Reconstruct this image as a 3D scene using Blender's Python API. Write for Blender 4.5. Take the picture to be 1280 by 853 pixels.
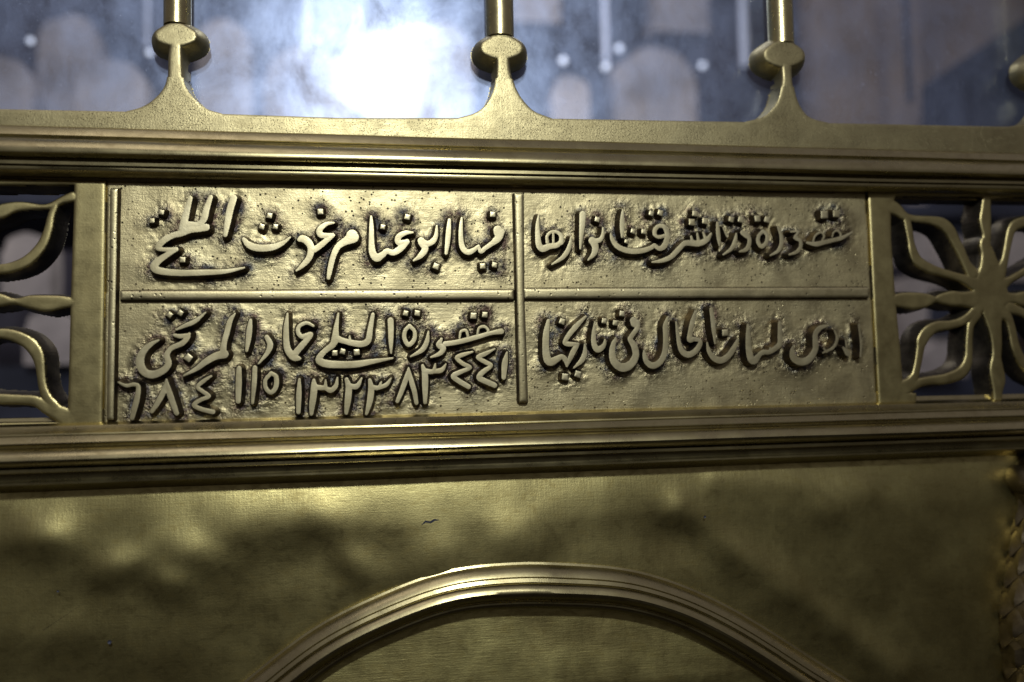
import bpy, bmesh, math, random
import numpy as np
from mathutils import Vector, Matrix, noise as mn

random.seed(7)
scene = bpy.context.scene
for o in list(bpy.data.objects):
    bpy.data.objects.remove(o)
C = scene.collection

# ------------------------------------------------------------------ camera
F = 1000.0                       # focal length in photograph pixels (1280 wide)
CX, CY = 640.0, 426.5
DIST = 0.55                      # metres from the brass face
n_ = np.array([-155.0, 54.0, 1000.0])
v1 = np.array([(1e6 + 54 * -75) / 155.0, -75.0, 1000.0])
EX = v1 / np.linalg.norm(v1)     # along the mouldings, to the right
EN = n_ / np.linalg.norm(n_)     # into the wall
EU = -np.cross(EN, EX)           # up
def camvec(cx, cy, cz):
    c = np.array([cx, cy, cz], float)
    return Vector((float(c @ EX), float(c @ EN), float(c @ EU)))
camd = bpy.data.cameras.new("camera")
cam = bpy.data.objects.new("camera", camd)
C.objects.link(cam)
r, u, b = camvec(1, 0, 0), camvec(0, -1, 0), camvec(0, 0, -1)
cam.matrix_world = Matrix(((r.x, u.x, b.x, 0), (r.y, u.y, b.y, -DIST), (r.z, u.z, b.z, 0), (0, 0, 0, 1)))
camd.sensor_width = 36.0
camd.lens = 36.0 * F / 1280.0
camd.clip_start = 0.01
camd.clip_end = 50
camd.dof.use_dof = True
camd.dof.focus_distance = 0.543
camd.dof.aperture_fstop = 2.1
scene.camera = cam

# ------------------------------------------------------------------ world and lamps
world = bpy.data.worlds.new("World")
scene.world = world
world.use_nodes = True
wn, wl = world.node_tree.nodes, world.node_tree.links
bg = wn["Background"]
tc = wn.new("ShaderNodeTexCoord"); sx = wn.new("ShaderNodeSeparateXYZ"); rp = wn.new("ShaderNodeValToRGB")
mp = wn.new("ShaderNodeMapRange"); mp.inputs[1].default_value = -1; mp.inputs[2].default_value = 1
wl.new(tc.outputs['Generated'], sx.inputs[0]); wl.new(sx.outputs['Z'], mp.inputs[0]); wl.new(mp.outputs[0], rp.inputs[0])
wl.new(rp.outputs[0], bg.inputs[0])
e = rp.color_ramp.elements
e[0].position = 0.36; e[0].color = (0.012, 0.010, 0.009, 1)
e[1].position = 0.80; e[1].color = (0.18, 0.165, 0.20, 1)
m_ = e.new(0.52); m_.color = (0.060, 0.054, 0.050, 1)
bg.inputs[1].default_value = 1.0

def ray(px, py):
    return camvec(px - CX, py - CY, F)
def W(px, py, o=0.0):
    """photo pixel -> point on the plane standing o metres proud of the plate face"""
    d = ray(px, py)
    t = (DIST - o) / d.y
    return Vector((d.x * t, -o, d.z * t))
def pxs(px, py, o=0.0):
    """size of one photo pixel on that plane"""
    return (W(px + 1, py, o) - W(px, py, o)).length

GLASS_O = -0.014
q = W(478, 96, GLASS_O)
d = q - Vector((0, -DIST, 0))
lamp_pos = q + Vector((d.x, -d.y, d.z)) * 1.9
def area(name, loc, target, size, power, col, shape='DISK'):
    l = bpy.data.lights.new(name, 'AREA'); l.shape = shape; l.size = size; l.energy = power; l.color = col
    ob = bpy.data.objects.new(name, l); C.objects.link(ob)
    ob.location = loc
    ob.rotation_euler = (Vector(target) - Vector(loc)).to_track_quat('-Z', 'Y').to_euler()
    return ob
area("key_lamp", lamp_pos, (0, 0, 0.1), 0.09, 9.5, (0.88, 0.93, 1.0))
area("ceiling_fill", (-0.5, -0.9, 1.9), (0, 0, 0.0), 0.9, 3.8, (0.97, 0.90, 0.98), 'SQUARE')  # added overhead fill, stands in for a pale ceiling mirrored in the brass
area("interior_fill", (0.15, 0.32, 0.72), (0.05, 0.95, 0.02), 0.4, 4.0, (0.92, 0.93, 1.0), 'SQUARE')  # added fill out of view, brightens the panels behind the glass

scene.view_settings.view_transform = 'Standard'
scene.view_settings.look = 'None'
scene.view_settings.exposure = 0.0
scene.view_settings.gamma = 1.0
scene.render.engine = 'CYCLES'

# ------------------------------------------------------------------ materials
def new_mat(name):
    m = bpy.data.materials.new(name); m.use_nodes = True
    nt = m.node_tree
    return m, nt, nt.nodes, nt.links, nt.nodes['Principled BSDF']
def noise_node(N, L, co, scale, detail=4, rough=0.55, dist=0.0):
    t = N.new("ShaderNodeTexNoise"); t.inputs['Scale'].default_value = scale
    t.inputs['Detail'].default_value = detail; t.inputs['Roughness'].default_value = rough
    t.inputs['Distortion'].default_value = dist
    L.new(co, t.inputs['Vector']); return t.outputs['Fac']
def ramp(N, L, fac, stops):
    rr = N.new("ShaderNodeValToRGB"); L.new(fac, rr.inputs[0])
    el = rr.color_ramp.elements
    while len(el) < len(stops): el.new(0.5)
    for s, (p, c) in zip(el, stops):
        s.position = p; s.color = (*c, 1) if len(c) == 3 else c
    return rr.outputs[0]
def mathn(N, L, op, a, b=None):
    t = N.new("ShaderNodeMath"); t.operation = op
    for i, v in enumerate((a, b)):
        if v is None: continue
        if isinstance(v, (int, float)): t.inputs[i].default_value = v
        else: L.new(v, t.inputs[i])
    return t.outputs[0]
def mapping(N, L, co, scale, rot=(0, 0, 0)):
    mpn = N.new("ShaderNodeMapping"); mpn.inputs['Scale'].default_value = scale; mpn.inputs['Rotation'].default_value = rot
    L.new(co, mpn.inputs[0]); return mpn.outputs[0]
def mixc(N, L, fac, a, b, mode='MIX'):
    t = N.new("ShaderNodeMix"); t.data_type = 'RGBA'; t.blend_type = mode
    for i, v in ((0, fac), (6, a), (7, b)):
        if isinstance(v, (int, float)): t.inputs[i].default_value = v
        elif isinstance(v, tuple): t.inputs[i].default_value = (*v, 1)
        else: L.new(v, t.inputs[i])
    return t.outputs[2]

def brass(name, col=(0.58, 0.50, 0.265), dark=(0.39, 0.305, 0.135), rough=(0.30, 0.48), big=18.0, fine=900.0,
          bump=0.25, bump_d=0.0006, scratch=0.3, scratch_axis='X', pits=0.0, pit_scale=260.0, dirt=False, hammer=0.0,
          stain=0.35, micro=0.3, cross=0.5):
    m, nt, N, L, P = new_mat(name)
    co = N.new("ShaderNodeTexCoord").outputs['Object']
    nb = noise_node(N, L, co, big, 5, 0.6, 0.4)
    c = ramp(N, L, nb, [(0.36, dark), (0.52, tuple((a + b_) / 2 for a, b_ in zip(col, dark))), (0.64, col)])
    c = mixc(N, L, 1.0 - stain, c, col)
    mm = noise_node(N, L, mapping(N, L, co, (1.0, 1.0, 1.7), (0, 0.15, 0)), 95.0, 9, 0.72, 0.8)
    mr = ramp(N, L, mm, [(0.36, (0.62, 0.58, 0.50)), (0.50, (0.95, 0.95, 0.93)), (0.66, (1.12, 1.12, 1.08))])
    c = mixc(N, L, micro, c, mr, 'MULTIPLY')
    # long fine polishing scratches
    sc = (60, 900, 900) if scratch_axis == 'X' else (900, 900, 60)
    s1 = noise_node(N, L, mapping(N, L, co, sc, (0, 0.05, 0)), 1.0, 3, 0.7)
    s2 = noise_node(N, L, mapping(N, L, co, (500, 300, 40), (0, 0.7, 0)), 1.0, 2, 0.6)
    fn = noise_node(N, L, co, fine, 3, 0.6)
    h = mathn(N, L, 'ADD', mathn(N, L, 'MULTIPLY', s1, scratch), mathn(N, L, 'MULTIPLY', fn, 0.5))
    h = mathn(N, L, 'ADD', h, mathn(N, L, 'MULTIPLY', s2, scratch * cross))
    rr = N.new("ShaderNodeMapRange"); L.new(noise_node(N, L, co, big * 3.1, 5, 0.65, 0.3), rr.inputs[0])
    rr.inputs[1].default_value = 0.3; rr.inputs[2].default_value = 0.7
    rr.inputs[3].default_value = rough[0]; rr.inputs[4].default_value = rough[1]
    rough_out = mathn(N, L, 'ADD', rr.outputs[0], mathn(N, L, 'MULTIPLY', mathn(N, L, 'SUBTRACT', 0.5, mm), micro * 0.5))
    if pits > 0:
        v = N.new("ShaderNodeTexVoronoi"); v.inputs['Scale'].default_value = pit_scale; v.inputs['Randomness'].default_value = 1
        L.new(co, v.inputs['Vector'])
        pr = ramp(N, L, v.outputs['Distance'], [(0.12, (1, 1, 1)), (0.25, (0, 0, 0))])
        gate = ramp(N, L, noise_node(N, L, co, 42.0, 3, 0.6), [(0.44, (0, 0, 0)), (0.54, (1, 1, 1))])
        pm = mathn(N, L, 'MULTIPLY', pr, gate)
        rc = ramp(N, L, v.outputs['Color'], [(0.45, (0, 0, 0)), (0.5, (1, 1, 1))])
        pm = mathn(N, L, 'MULTIPLY', pm, rc)
        h = mathn(N, L, 'SUBTRACT', h, mathn(N, L, 'MULTIPLY', pm, pits * 5))
        c = mixc(N, L, mathn(N, L, 'MULTIPLY', pm, 0.9), c, (0.035, 0.028, 0.02))
    if dirt:
        at = N.new("ShaderNodeAttribute"); at.attribute_name = "patina"
        dn = noise_node(N, L, co, 130.0, 5, 0.7)
        dm = mathn(N, L, 'MULTIPLY', at.outputs['Fac'], ramp(N, L, dn, [(0.36, (0.0, 0.0, 0.0)), (0.54, (1, 1, 1))]))
        tint = ramp(N, L, noise_node(N, L, co, 60.0, 3, 0.6), [(0.4, (0.045, 0.05, 0.06)), (0.6, (0.10, 0.06, 0.045))])
        c = mixc(N, L, mathn(N, L, 'MULTIPLY', dm, 0.95), c, tint)
        rough_out = mathn(N, L, 'ADD', rough_out, mathn(N, L, 'MULTIPLY', at.outputs['Fac'], -0.08))
        rg = noise_node(N, L, co, 330.0, 4, 0.65)
        h = mathn(N, L, 'ADD', h, mathn(N, L, 'MULTIPLY', rg, mathn(N, L, 'ADD', mathn(N, L, 'MULTIPLY', at.outputs['Fac'], 5.5), 0.35)))
    bp = N.new("ShaderNodeBump"); bp.inputs['Strength'].default_value = bump; bp.inputs['Distance'].default_value = bump_d
    L.new(h, bp.inputs['Height'])
    last = bp
    if hammer > 0:
        b2 = N.new("ShaderNodeBump"); b2.inputs['Strength'].default_value = 1.0; b2.inputs['Distance'].default_value = hammer
        L.new(noise_node(N, L, co, 13.0, 2, 0.45, 0.3), b2.inputs['Height'])
        L.new(b2.outputs[0], bp.inputs['Normal'])
    L.new(bp.outputs[0], P.inputs['Normal'])
    L.new(c, P.inputs['Base Color'])
    L.new(rough_out, P.inputs['Roughness'])
    P.inputs['Metallic'].default_value = 1.0
    return m

M_PLATE = brass("cast_brass_plate", rough=(0.38, 0.55), bump=0.5, bump_d=0.0006, pits=1.0, pit_scale=330, dirt=True, big=14, scratch=0.4)
M_LETTER = brass("polished_brass_letter", col=(0.65, 0.575, 0.34), dark=(0.50, 0.42, 0.21), rough=(0.40, 0.50), bump=0.15, big=60, scratch=0.25, stain=0.4)
M_BAR = brass("brass_bar", col=(0.59, 0.515, 0.28), rough=(0.36, 0.48), bump=0.25, big=30, pits=0.3, pit_scale=260)
M_RAIL = brass("pitted_brass_rail", dark=(0.27,0.22,0.10), col=(0.38, 0.325, 0.165), rough=(0.38, 0.52), bump=0.45, pits=0.5, pit_scale=900, big=12, scratch=0.3)
M_ROD = brass("smooth_brass_rod", col=(0.46, 0.40, 0.20), rough=(0.24, 0.34), bump=0.12, scratch=0.5, scratch_axis='Z', big=20)
M_MOULD = brass("moulded_brass", col=(0.42, 0.36, 0.18), dark=(0.24, 0.19, 0.09), rough=(0.24, 0.36), micro=0.5, bump=0.09, scratch=0.4, big=9, stain=0.22)
M_LATT = brass("brass_lattice", col=(0.50, 0.425, 0.19), dark=(0.34, 0.27, 0.115), rough=(0.34, 0.48), bump=0.2, big=22)
M_SIDE = brass('dark_cast_brass', col=(0.16, 0.12, 0.07), dark=(0.055, 0.045, 0.035), rough=(0.42, 0.6), bump=0.4, big=70, scratch=0.1, stain=0.9)  # darker, rougher brass for side faces and fine scratches
M_LSIDE = brass('darker_lattice_side', col=(0.22, 0.19, 0.13), dark=(0.09, 0.08, 0.065), rough=(0.38, 0.55), bump=0.35, big=50, scratch=0.2, stain=0.9)  # darker brass for the lattice side faces
M_SHEET = brass("beaten_brass_sheet", col=(0.54, 0.468, 0.19), dark=(0.37, 0.305, 0.12), rough=(0.32, 0.45), bump=0.22, scratch=0.35, micro=0.75, cross=1.6, big=7, hammer=0.0016, stain=0.6)
M_SHEET2 = brass("beaten_brass_sheet_inner", col=(0.54, 0.475, 0.185), dark=(0.32, 0.255, 0.10), rough=(0.34, 0.48), micro=0.8, bump=0.25, scratch=0.8, big=16, hammer=0.002, stain=0.7)
M_SCALE = brass("dark_carved_brass", col=(0.24, 0.19, 0.11), dark=(0.12, 0.095, 0.06), rough=(0.32, 0.5), bump=0.3, big=40, stain=0.7)

def plain(name, col, rough=0.6, nscale=8.0, var=0.25, metallic=0.0):
    m, nt, N, L, P = new_mat(name)
    co = N.new("ShaderNodeTexCoord").outputs['Object']
    nn = noise_node(N, L, co, nscale, 4, 0.6)
    L.new(ramp(N, L, nn, [(0.35, tuple(c * (1 - var) for c in col)), (0.65, tuple(min(1, c * (1 + var)) for c in col))]), P.inputs['Base Color'])
    P.inputs['Roughness'].default_value = rough; P.inputs['Metallic'].default_value = metallic
    return m
M_STONE = plain("pale_beige_stone", (0.42, 0.36, 0.32), 0.7, 7, 0.4)
M_TAN = plain("tan_board", (0.36, 0.27, 0.20), 0.7, 5)
M_DARK = plain("dark_blue_grey", (0.03, 0.033, 0.05), 0.6, 4, 0.5)
M_ROOM = plain("dim_interior_wall", (0.13, 0.125, 0.15), 0.8, 2.5, 0.6)
M_WHITE = plain("pale_streak_white", (0.72, 0.74, 0.82), 0.4, 10, 0.1)  # white colour stands in for highlight streaks on upright rods
def glowmat(name, col, s):
    m, nt, N, L, P = new_mat(name)
    P.inputs['Base Color'].default_value = (*col, 1)
    P.inputs['Emission Color'].default_value = (*col, 1); P.inputs['Emission Strength'].default_value = s
    return m
M_GLOW = glowmat("highlight_glow", (0.86, 0.9, 1.0), 1.05)  # emission stands in for bright highlight discs behind the glass

# dusty glass: clear pane + sharp reflection + smeared, rough reflection of grease and dust
def glass_mat():
    m, nt, N, L, P = new_mat("smeared_glass"); N.remove(P)
    out = N['Material Output']
    co = N.new("ShaderNodeTexCoord").outputs['Object']
    tr = N.new("ShaderNodeBsdfTransparent"); tr.inputs[0].default_value = (0.90, 0.92, 0.96, 1)
    def gl(r, col):
        g = N.new("ShaderNodeBsdfGlossy"); g.inputs['Roughness'].default_value = r; g.inputs['Color'].default_value = (*col, 1); return g
    g1, g2, g3 = gl(0.13, (1, 1, 1)), gl(0.33, (0.66, 0.77, 1.0)), gl(0.5, (0.62, 0.74, 1.0))
    def mix(f, a, b_):
        x = N.new("ShaderNodeMixShader")
        if isinstance(f, float): x.inputs[0].default_value = f
        else: L.new(f, x.inputs[0])
        L.new(a.outputs[0], x.inputs[1]); L.new(b_.outputs[0], x.inputs[2]); return x
    dif = N.new("ShaderNodeBsdfDiffuse"); dif.inputs[0].default_value = (0.55, 0.60, 0.75, 1)
    smear = ramp(N, L, noise_node(N, L, mapping(N, L, co, (1.0, 1.0, 0.8)), 20.0, 8, 0.66, 0.35), [(0.36, (0.010, 0.010, 0.010)), (0.5, (0.055, 0.055, 0.055)), (0.68, (0.13, 0.13, 0.13))])
    smear2 = ramp(N, L, noise_node(N, L, mapping(N, L, co, (1.6, 1.0, 1.0)), 26.0, 8, 0.72, 0.2), [(0.38, (0.01, 0.01, 0.01)), (0.66, (0.09, 0.09, 0.09))])
    dust = ramp(N, L, noise_node(N, L, co, 480.0, 2, 0.5), [(0.66, (0.012, 0.012, 0.012)), (0.74, (0.22, 0.22, 0.22))])
    sh = mix(0.012, tr, g1)
    sh = mix(smear, sh, g2)
    sh = mix(smear2, sh, g3)
    sh = mix(dust, sh, dif)
    L.new(sh.outputs[0], out.inputs['Surface'])
    return m
M_GLASS = glass_mat()

# ------------------------------------------------------------------ object helpers
def tag(o, label=None, cat=None, group=None, kind=None):
    if label: o['label'] = label
    if cat: o['category'] = cat
    if group: o['group'] = group
    if kind: o['kind'] = kind
    return o
def thing(name, loc, label, cat, group=None):
    o = bpy.data.objects.new(name, None); o.empty_display_size = 0.02; C.objects.link(o); o.location = loc
    return tag(o, label, cat, group)
def worldloc(p):
    v = Vector((0, 0, 0))
    while p is not None:
        v += p.location; p = p.parent
    return v
def build(name, verts, faces, mat, parent=None, smooth_angle=40.0, loc=None, side=None, side_mask=None):
    """verts are world coordinates; the object origin is loc (or the parent's origin)"""
    verts = np.asarray(verts, float)
    base = worldloc(parent)
    org = base if loc is None else Vector(loc)
    me = bpy.data.meshes.new(name)
    v = verts - np.array(org)
    me.from_pydata([tuple(x) for x in v], [], [tuple(int(i) for i in f) for f in faces])
    me.materials.append(mat)
    if side is not None:
        me.materials.append(side)
        me.polygons.foreach_set('material_index', np.asarray(side_mask, np.int32))
    me.polygons.foreach_set('use_smooth', [True] * len(me.polygons))
    me.update()
    if smooth_angle < 180:
        me.set_sharp_from_angle(angle=math.radians(smooth_angle))
    ob = bpy.data.objects.new(name, me); C.objects.link(ob)
    ob.parent = parent
    ob.location = org - base
    return ob

def catmull(pts, sub=4):
    pts = [np.array(p, float) for p in pts]
    if len(pts) < 3: return pts
    P = [2 * pts[0] - pts[1]] + pts + [2 * pts[-1] - pts[-2]]
    out = []
    for i in range(1, len(P) - 2):
        for k in range(sub):
            t = k / sub
            a, b_, c, d_ = P[i - 1], P[i], P[i + 1], P[i + 2]
            out.append(0.5 * ((2 * b_) + (-a + c) * t + (2 * a - 5 * b_ + 4 * c - d_) * t * t + (-a + 3 * b_ - 3 * c + d_) * t ** 3))
    out.append(pts[-1])
    for q_ in out: q_[2] = max(q_[2], 0.0)
    return out

# signed distances (positive inside), points in world X, Z
def sd_chain(X, Z, ch):
    D = np.full(X.shape, -1e3)
    for a, b_ in zip(ch[:-1], ch[1:]):
        dx, dz = b_[0] - a[0], b_[1] - a[1]
        L2 = dx * dx + dz * dz + 1e-14
        t = np.clip(((X - a[0]) * dx + (Z - a[1]) * dz) / L2, 0, 1)
        dd = np.hypot(X - a[0] - t * dx, Z - a[1] - t * dz)
        D = np.maximum(D, a[2] + t * (b_[2] - a[2]) - dd)
    return D
def sd_poly(X, Z, P):
    n = len(P); dist = np.full(X.shape, 1e3); inside = np.zeros(X.shape, bool)
    for i in range(n):
        ax, az = P[i][0], P[i][1]; bx, bz = P[(i + 1) % n][0], P[(i + 1) % n][1]
        dx, dz = bx - ax, bz - az
        t = np.clip(((X - ax) * dx + (Z - az) * dz) / (dx * dx + dz * dz + 1e-14), 0, 1)
        dist = np.minimum(dist, np.hypot(X - ax - t * dx, Z - az - t * dz))
        cond = ((az > Z) != (bz > Z))
        xi = ax + (Z - az) * dx / (dz if abs(dz) > 1e-12 else 1e-12)
        inside ^= (cond & (X < xi))
    return np.where(inside, dist, -dist)
def chain_px(pts, o, org=(0, 0), s=1.0, smooth=4, wmul=1.0, wadd=0.0):
    """stroke given as (x, y, width) in crop pixels -> world chain (X, Z, radius)"""
    out = []
    for x, y, w in catmull(pts, smooth) if len(pts) > 2 and smooth else pts:
        px, py = org[0] + x / s, org[1] + y / s
        p = W(px, py, o); k = pxs(px, py, o)
        out.append((p.x, p.z, max(0.0, 0.5 * w / s * k * wmul + wadd)))
    return out
def poly_px(pts, o, org=(0, 0), s=1.0):
    return [(lambda p: (p.x, p.z))(W(org[0] + x / s, org[1] + y / s, o)) for x, y in pts]

def relief(shapes, o_top, o_base, m, step, soft=0.0003, jitter=0.0, box=None, snap=True, crown=0.0, power=1.0, pf=1.0):
    """raised form: flat top at o_top where inside, sides falling over m to o_base. shapes: list of ('c', chain) or ('p', polygon)"""
    xs, zs = [], []
    for k, sh in shapes:
        for p in sh:
            rr = p[2] if k == 'c' else 0
            xs += [p[0] - rr, p[0] + rr]; zs += [p[1] - rr, p[1] + rr]
    pad = m + 2 * step
    if box is None: box = (min(xs) - pad, max(xs) + pad, min(zs) - pad, max(zs) + pad)
    gx = np.arange(box[0], box[1] + step, step); gz = np.arange(box[2], box[3] + step, step)
    X, Z = np.meshgrid(gx, gz)
    def field(X, Z):
        D = np.full(X.shape, -1e3)
        for k, sh in shapes:
            d1 = sd_chain(X, Z, sh) if k == 'c' else sd_poly(X, Z, sh)
            if k == 'p' and pf != 1.0: d1 = np.where(d1 < 0, d1 * pf, d1)
            D = np.maximum(D, d1)
        return D
    D = field(X, Z)
    if snap:
        gz_, gx_ = np.gradient(D, step)
        gl = np.hypot(gx_, gz_) + 1e-9
        for iso in (0.0, -m):
            near = np.abs(D - iso) < 0.5 * step
            mv = np.where(near, (iso - D), 0) / np.maximum(gl, 0.5)
            X = X + mv * gx_ / gl; Z = Z + mv * gz_ / gl
            D = np.where(near, iso, D)
    t = np.clip((D + m) / m, 0, 1) ** power
    top = o_top - soft * np.exp(-np.clip(D, 0, 1) / (0.0007)) + crown * np.clip(D / 0.004, 0, 1)
    O = o_base + (top - o_base) * t
    if jitter:
        rng = np.random.RandomState(3)
        O = O + jitter * (rng.rand(*O.shape) - 0.5)
    keepv = D > -m - 1.2 * step
    inner = D >= -m - 1e-9
    q4 = (keepv[:-1, :-1] & keepv[1:, :-1] & keepv[:-1, 1:] & keepv[1:, 1:]) & (inner[:-1, :-1] | inner[1:, :-1] | inner[:-1, 1:] | inner[1:, 1:])
    return X, Z, O, q4, D
def grid_mesh(X, Z, O, q4):
    nz, nx = X.shape
    idx = np.arange(nz * nx).reshape(nz, nx)
    a, b_, c, d_ = idx[:-1, :-1][q4], idx[:-1, 1:][q4], idx[1:, 1:][q4], idx[1:, :-1][q4]
    f = np.stack([a, b_, c, d_], 1)
    used = np.unique(f); remap = -np.ones(nz * nx, int); remap[used] = np.arange(len(used))
    V = np.stack([X.ravel()[used], -O.ravel()[used], Z.ravel()[used]], 1)
    return V, remap[f], used

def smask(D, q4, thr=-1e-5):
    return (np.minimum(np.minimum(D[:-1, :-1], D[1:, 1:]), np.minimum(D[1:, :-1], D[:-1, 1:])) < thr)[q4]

def extrude_profile(name, prof, x0, x1, mat, parent, xref=640, nseg=60, wob=0.0003, angle=30):
    """prof: (photo y at x=xref, proud in mm) swept along the wall's horizontal"""
    P = []
    for y, o in prof:
        p = W(xref, y, o / 1000.0); P.append((p.z, o / 1000.0))
    V, Fc = [], []
    n = len(P)
    for i in range(nseg + 1):
        x = x0 + (x1 - x0) * i / nseg
        for j, (z, o) in enumerate(P):
            w = wob * mn.noise(Vector((x * 9, j * 0.25, 1.3)))
            w2 = wob * mn.noise(Vector((x * 7, j * 0.2, 7.3)))
            V.append((x, -(o + w), z + w2))
    for i in range(nseg):
        for j in range(n - 1):
            a = i * n + j
            Fc.append((a, a + n, a + n + 1, a + 1))
    return build(name, V, Fc, mat, parent, angle)

XL, XR = W(-170, 380).x, W(1480, 380).x
MM = 0.001

# ------------------------------------------------------------------ the room behind the glass
def slab(name, x0, x1, z0, z1, y, th, mat, parent=None, round_top=0.0, seg=14):
    pts = [(x0, z0), (x1, z0)]
    if round_top > 0:
        cx_, rx = (x0 + x1) / 2, (x1 - x0) / 2
        for k in range(seg + 1):
            a = math.pi * k / seg
            wv = 1 + 0.16 * mn.noise(Vector((k * 0.35, x0 * 9, 2.0)))
            pts.append((cx_ + rx * math.cos(a) * (2 - wv if k in (0, seg) else wv), z1 - round_top + round_top * math.sin(a) * wv))
    else:
        pts += [(x1, z1), (x0, z1)]
    n = len(pts)
    V = [(x, y, z) for x, z in pts] + [(x, y + th, z) for x, z in pts]
    Fc = [tuple(range(n)), tuple(range(2 * n - 1, n - 1, -1))] + [(i, i + n, (i + 1) % n + n, (i + 1) % n) for i in range(n)]
    return build(name, V, Fc, mat, parent, 30, loc=((x0 + x1) / 2, y, z0) if parent is None else None)
tag(slab('room_wall', -3.2, 3.8, -1.6, 2.8, 2.1, 0.05, M_ROOM), kind='structure')
fl = build('room_floor', [(-3.2, 0.05, -0.95), (3.8, 0.05, -0.95), (3.8, 2.1, -0.95), (-3.2, 2.1, -0.95)], [(0, 1, 2, 3)], M_DARK)
tag(fl, kind='structure')
YB = 0.85
lz = W(100, 458, -0.8).z
lv = [(-3.2, 0.78, -0.95), (3.8, 0.78, -0.95), (3.8, 0.78, lz), (-3.2, 0.78, lz), (-3.2, 1.3, -0.95), (3.8, 1.3, -0.95), (3.8, 1.3, lz), (-3.2, 1.3, lz)]
tag(build('room_ledge', lv, [(0, 1, 2, 3), (3, 2, 6, 7), (7, 6, 5, 4), (0, 3, 7, 4), (1, 5, 6, 2)], M_DARK, None, 30), kind='structure')
def BP(px, py, y=YB): return W(px, py, -y)
back = [
    (-50, 40, 72, 700, 0.85, 'pale round-topped shape cut by the left picture edge behind the glass', M_STONE, 1),
    (45, 125, 22, 640, 1.0, 'tall pale round-topped shape behind the glass left of the first baluster', M_STONE, 1),
    (95, 182, 74, 660, 0.8, 'lower pale round-topped shape just left of the first baluster base', M_STONE, 1),
    (246, 312, 26, 620, 0.9, 'pale round-topped shape just right of the first baluster', M_STONE, 1),
    (330, 440, 60, 620, 1.0, 'wide pale round-topped shape behind the bright glare', M_STONE, 1),
    (500, 590, 30, 620, 1.05, 'pale round-topped shape behind the glare left of the middle baluster', M_STONE, 1),
    (692, 738, 96, 600, 0.8, 'small squat round-topped shape right of the middle baluster', M_STONE, 1),
    (768, 872, 62, 620, 0.95, 'wide round-topped shape midway between middle and right balusters', M_STONE, 1),
    (640, 700, -90, 26, 0.95, 'pale shape hanging at the top edge beside the middle rod', M_STONE, 0),
    (815, 885, -90, 38, 0.95, 'pale shape hanging at the top edge left of the right rod', M_STONE, 0),
    (1015, 1150, -120, 600, 1.0, 'tall brown-grey board right of the right baluster', M_TAN, 0),
    (1146, 1330, -120, 470, 1.1, 'tan board at the upper right behind the dark slanting bar', M_TAN, 0),
    (2, 62, 292, 374, 0.72, 'pale lump seen through the upper petal of the left lattice', M_STONE, 1),
    (30, 92, 388, 456, 0.74, 'pale lump seen low through the left lattice above the dark ledge', M_STONE, 1),
    (1118, 1172, 252, 330, 0.74, 'pale lump seen through the top of the right lattice', M_STONE, 1),
    (1176, 1212, 296, 360, 0.72, 'pale lump seen through the upper left petal of the right lattice', M_STONE, 1),
    (1100, 1196, 345, 432, 0.76, 'wide pale lump seen beside the leaf bars of the right lattice', M_STONE, 1),
    (1150, 1208, 428, 472, 0.70, 'small pale lump seen through the lower left petal of the right lattice', M_STONE, 1),
    (1252, 1300, 262, 350, 0.74, 'pale lump seen through the upper right petal of the right lattice', M_STONE, 1),
]
for x0, x1, y0, y1, yy, lab, mat, rt in back:
    if y1 > 500: y1 = 236
    a, b_ = BP(x0, y1, yy), BP(x1, y0, yy)
    a2 = BP(x0, y0, yy)
    xa, xb = BP(x0, (y0 + y1) / 2, yy).x, BP(x1, (y0 + y1) / 2, yy).x
    ob = slab('pale_panel' if mat is M_STONE else 'tan_panel', xa, xb, a.z, b_.z, yy, 0.05, mat, None, (xb - xa) * 0.45 if rt else 0)
    tag(ob, lab, 'panel', 'blurred panels in the room behind the glass')
# dark slanting board at upper right
p0, p1 = BP(1090, 150, 0.75), BP(1330, -8, 0.75)
p2, p3 = BP(1330, 420, 0.75), BP(1165, 420, 0.75)
p4 = BP(1165, 101, 0.75)
V = [tuple(p) for p in (p4, p1, p2, p3)]
V += [(x, y + 0.03, z) for x, y, z in V]
ob = build('dark_panel', V, [(0, 1, 2, 3), (7, 6, 5, 4), (0, 4, 5, 1), (1, 5, 6, 2), (2, 6, 7, 3), (3, 7, 4, 0)], M_DARK, None, 30, loc=p4)
tag(ob, 'dark blue-grey board with a slanting top edge at the upper right behind the glass', 'panel')

def tube(pts, rad, seg=14, cap=True):
    V, Fc = [], []
    pts = [Vector(p) for p in pts]
    for i, p in enumerate(pts):
        t = (pts[min(i + 1, len(pts) - 1)] - pts[max(i - 1, 0)]).normalized()
        a = t.orthogonal().normalized(); b2 = t.cross(a)
        rr = rad[i] if isinstance(rad, (list, tuple)) else rad
        for k in range(seg):
            an = 2 * math.pi * k / seg
            V.append(tuple(p + rr * (math.cos(an) * a + math.sin(an) * b2)))
    for i in range(len(pts) - 1):
        for k in range(seg):
            Fc.append((i * seg + k, i * seg + (k + 1) % seg, (i + 1) * seg + (k + 1) % seg, (i + 1) * seg + k))
    if cap:
        Fc += [tuple(range(seg - 1, -1, -1)), tuple((len(pts) - 1) * seg + k for k in range(seg))]
    return V, Fc
sa, sb = W(100, 234, -0.70).z, W(100, 252, -0.70).z
sv = [(-3.2, 0.72, sb), (3.8, 0.72, sb), (3.8, 0.72, sa), (-3.2, 0.72, sa), (-3.2, 1.15, sb), (3.8, 1.15, sb), (3.8, 1.15, sa), (-3.2, 1.15, sa)]
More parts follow.
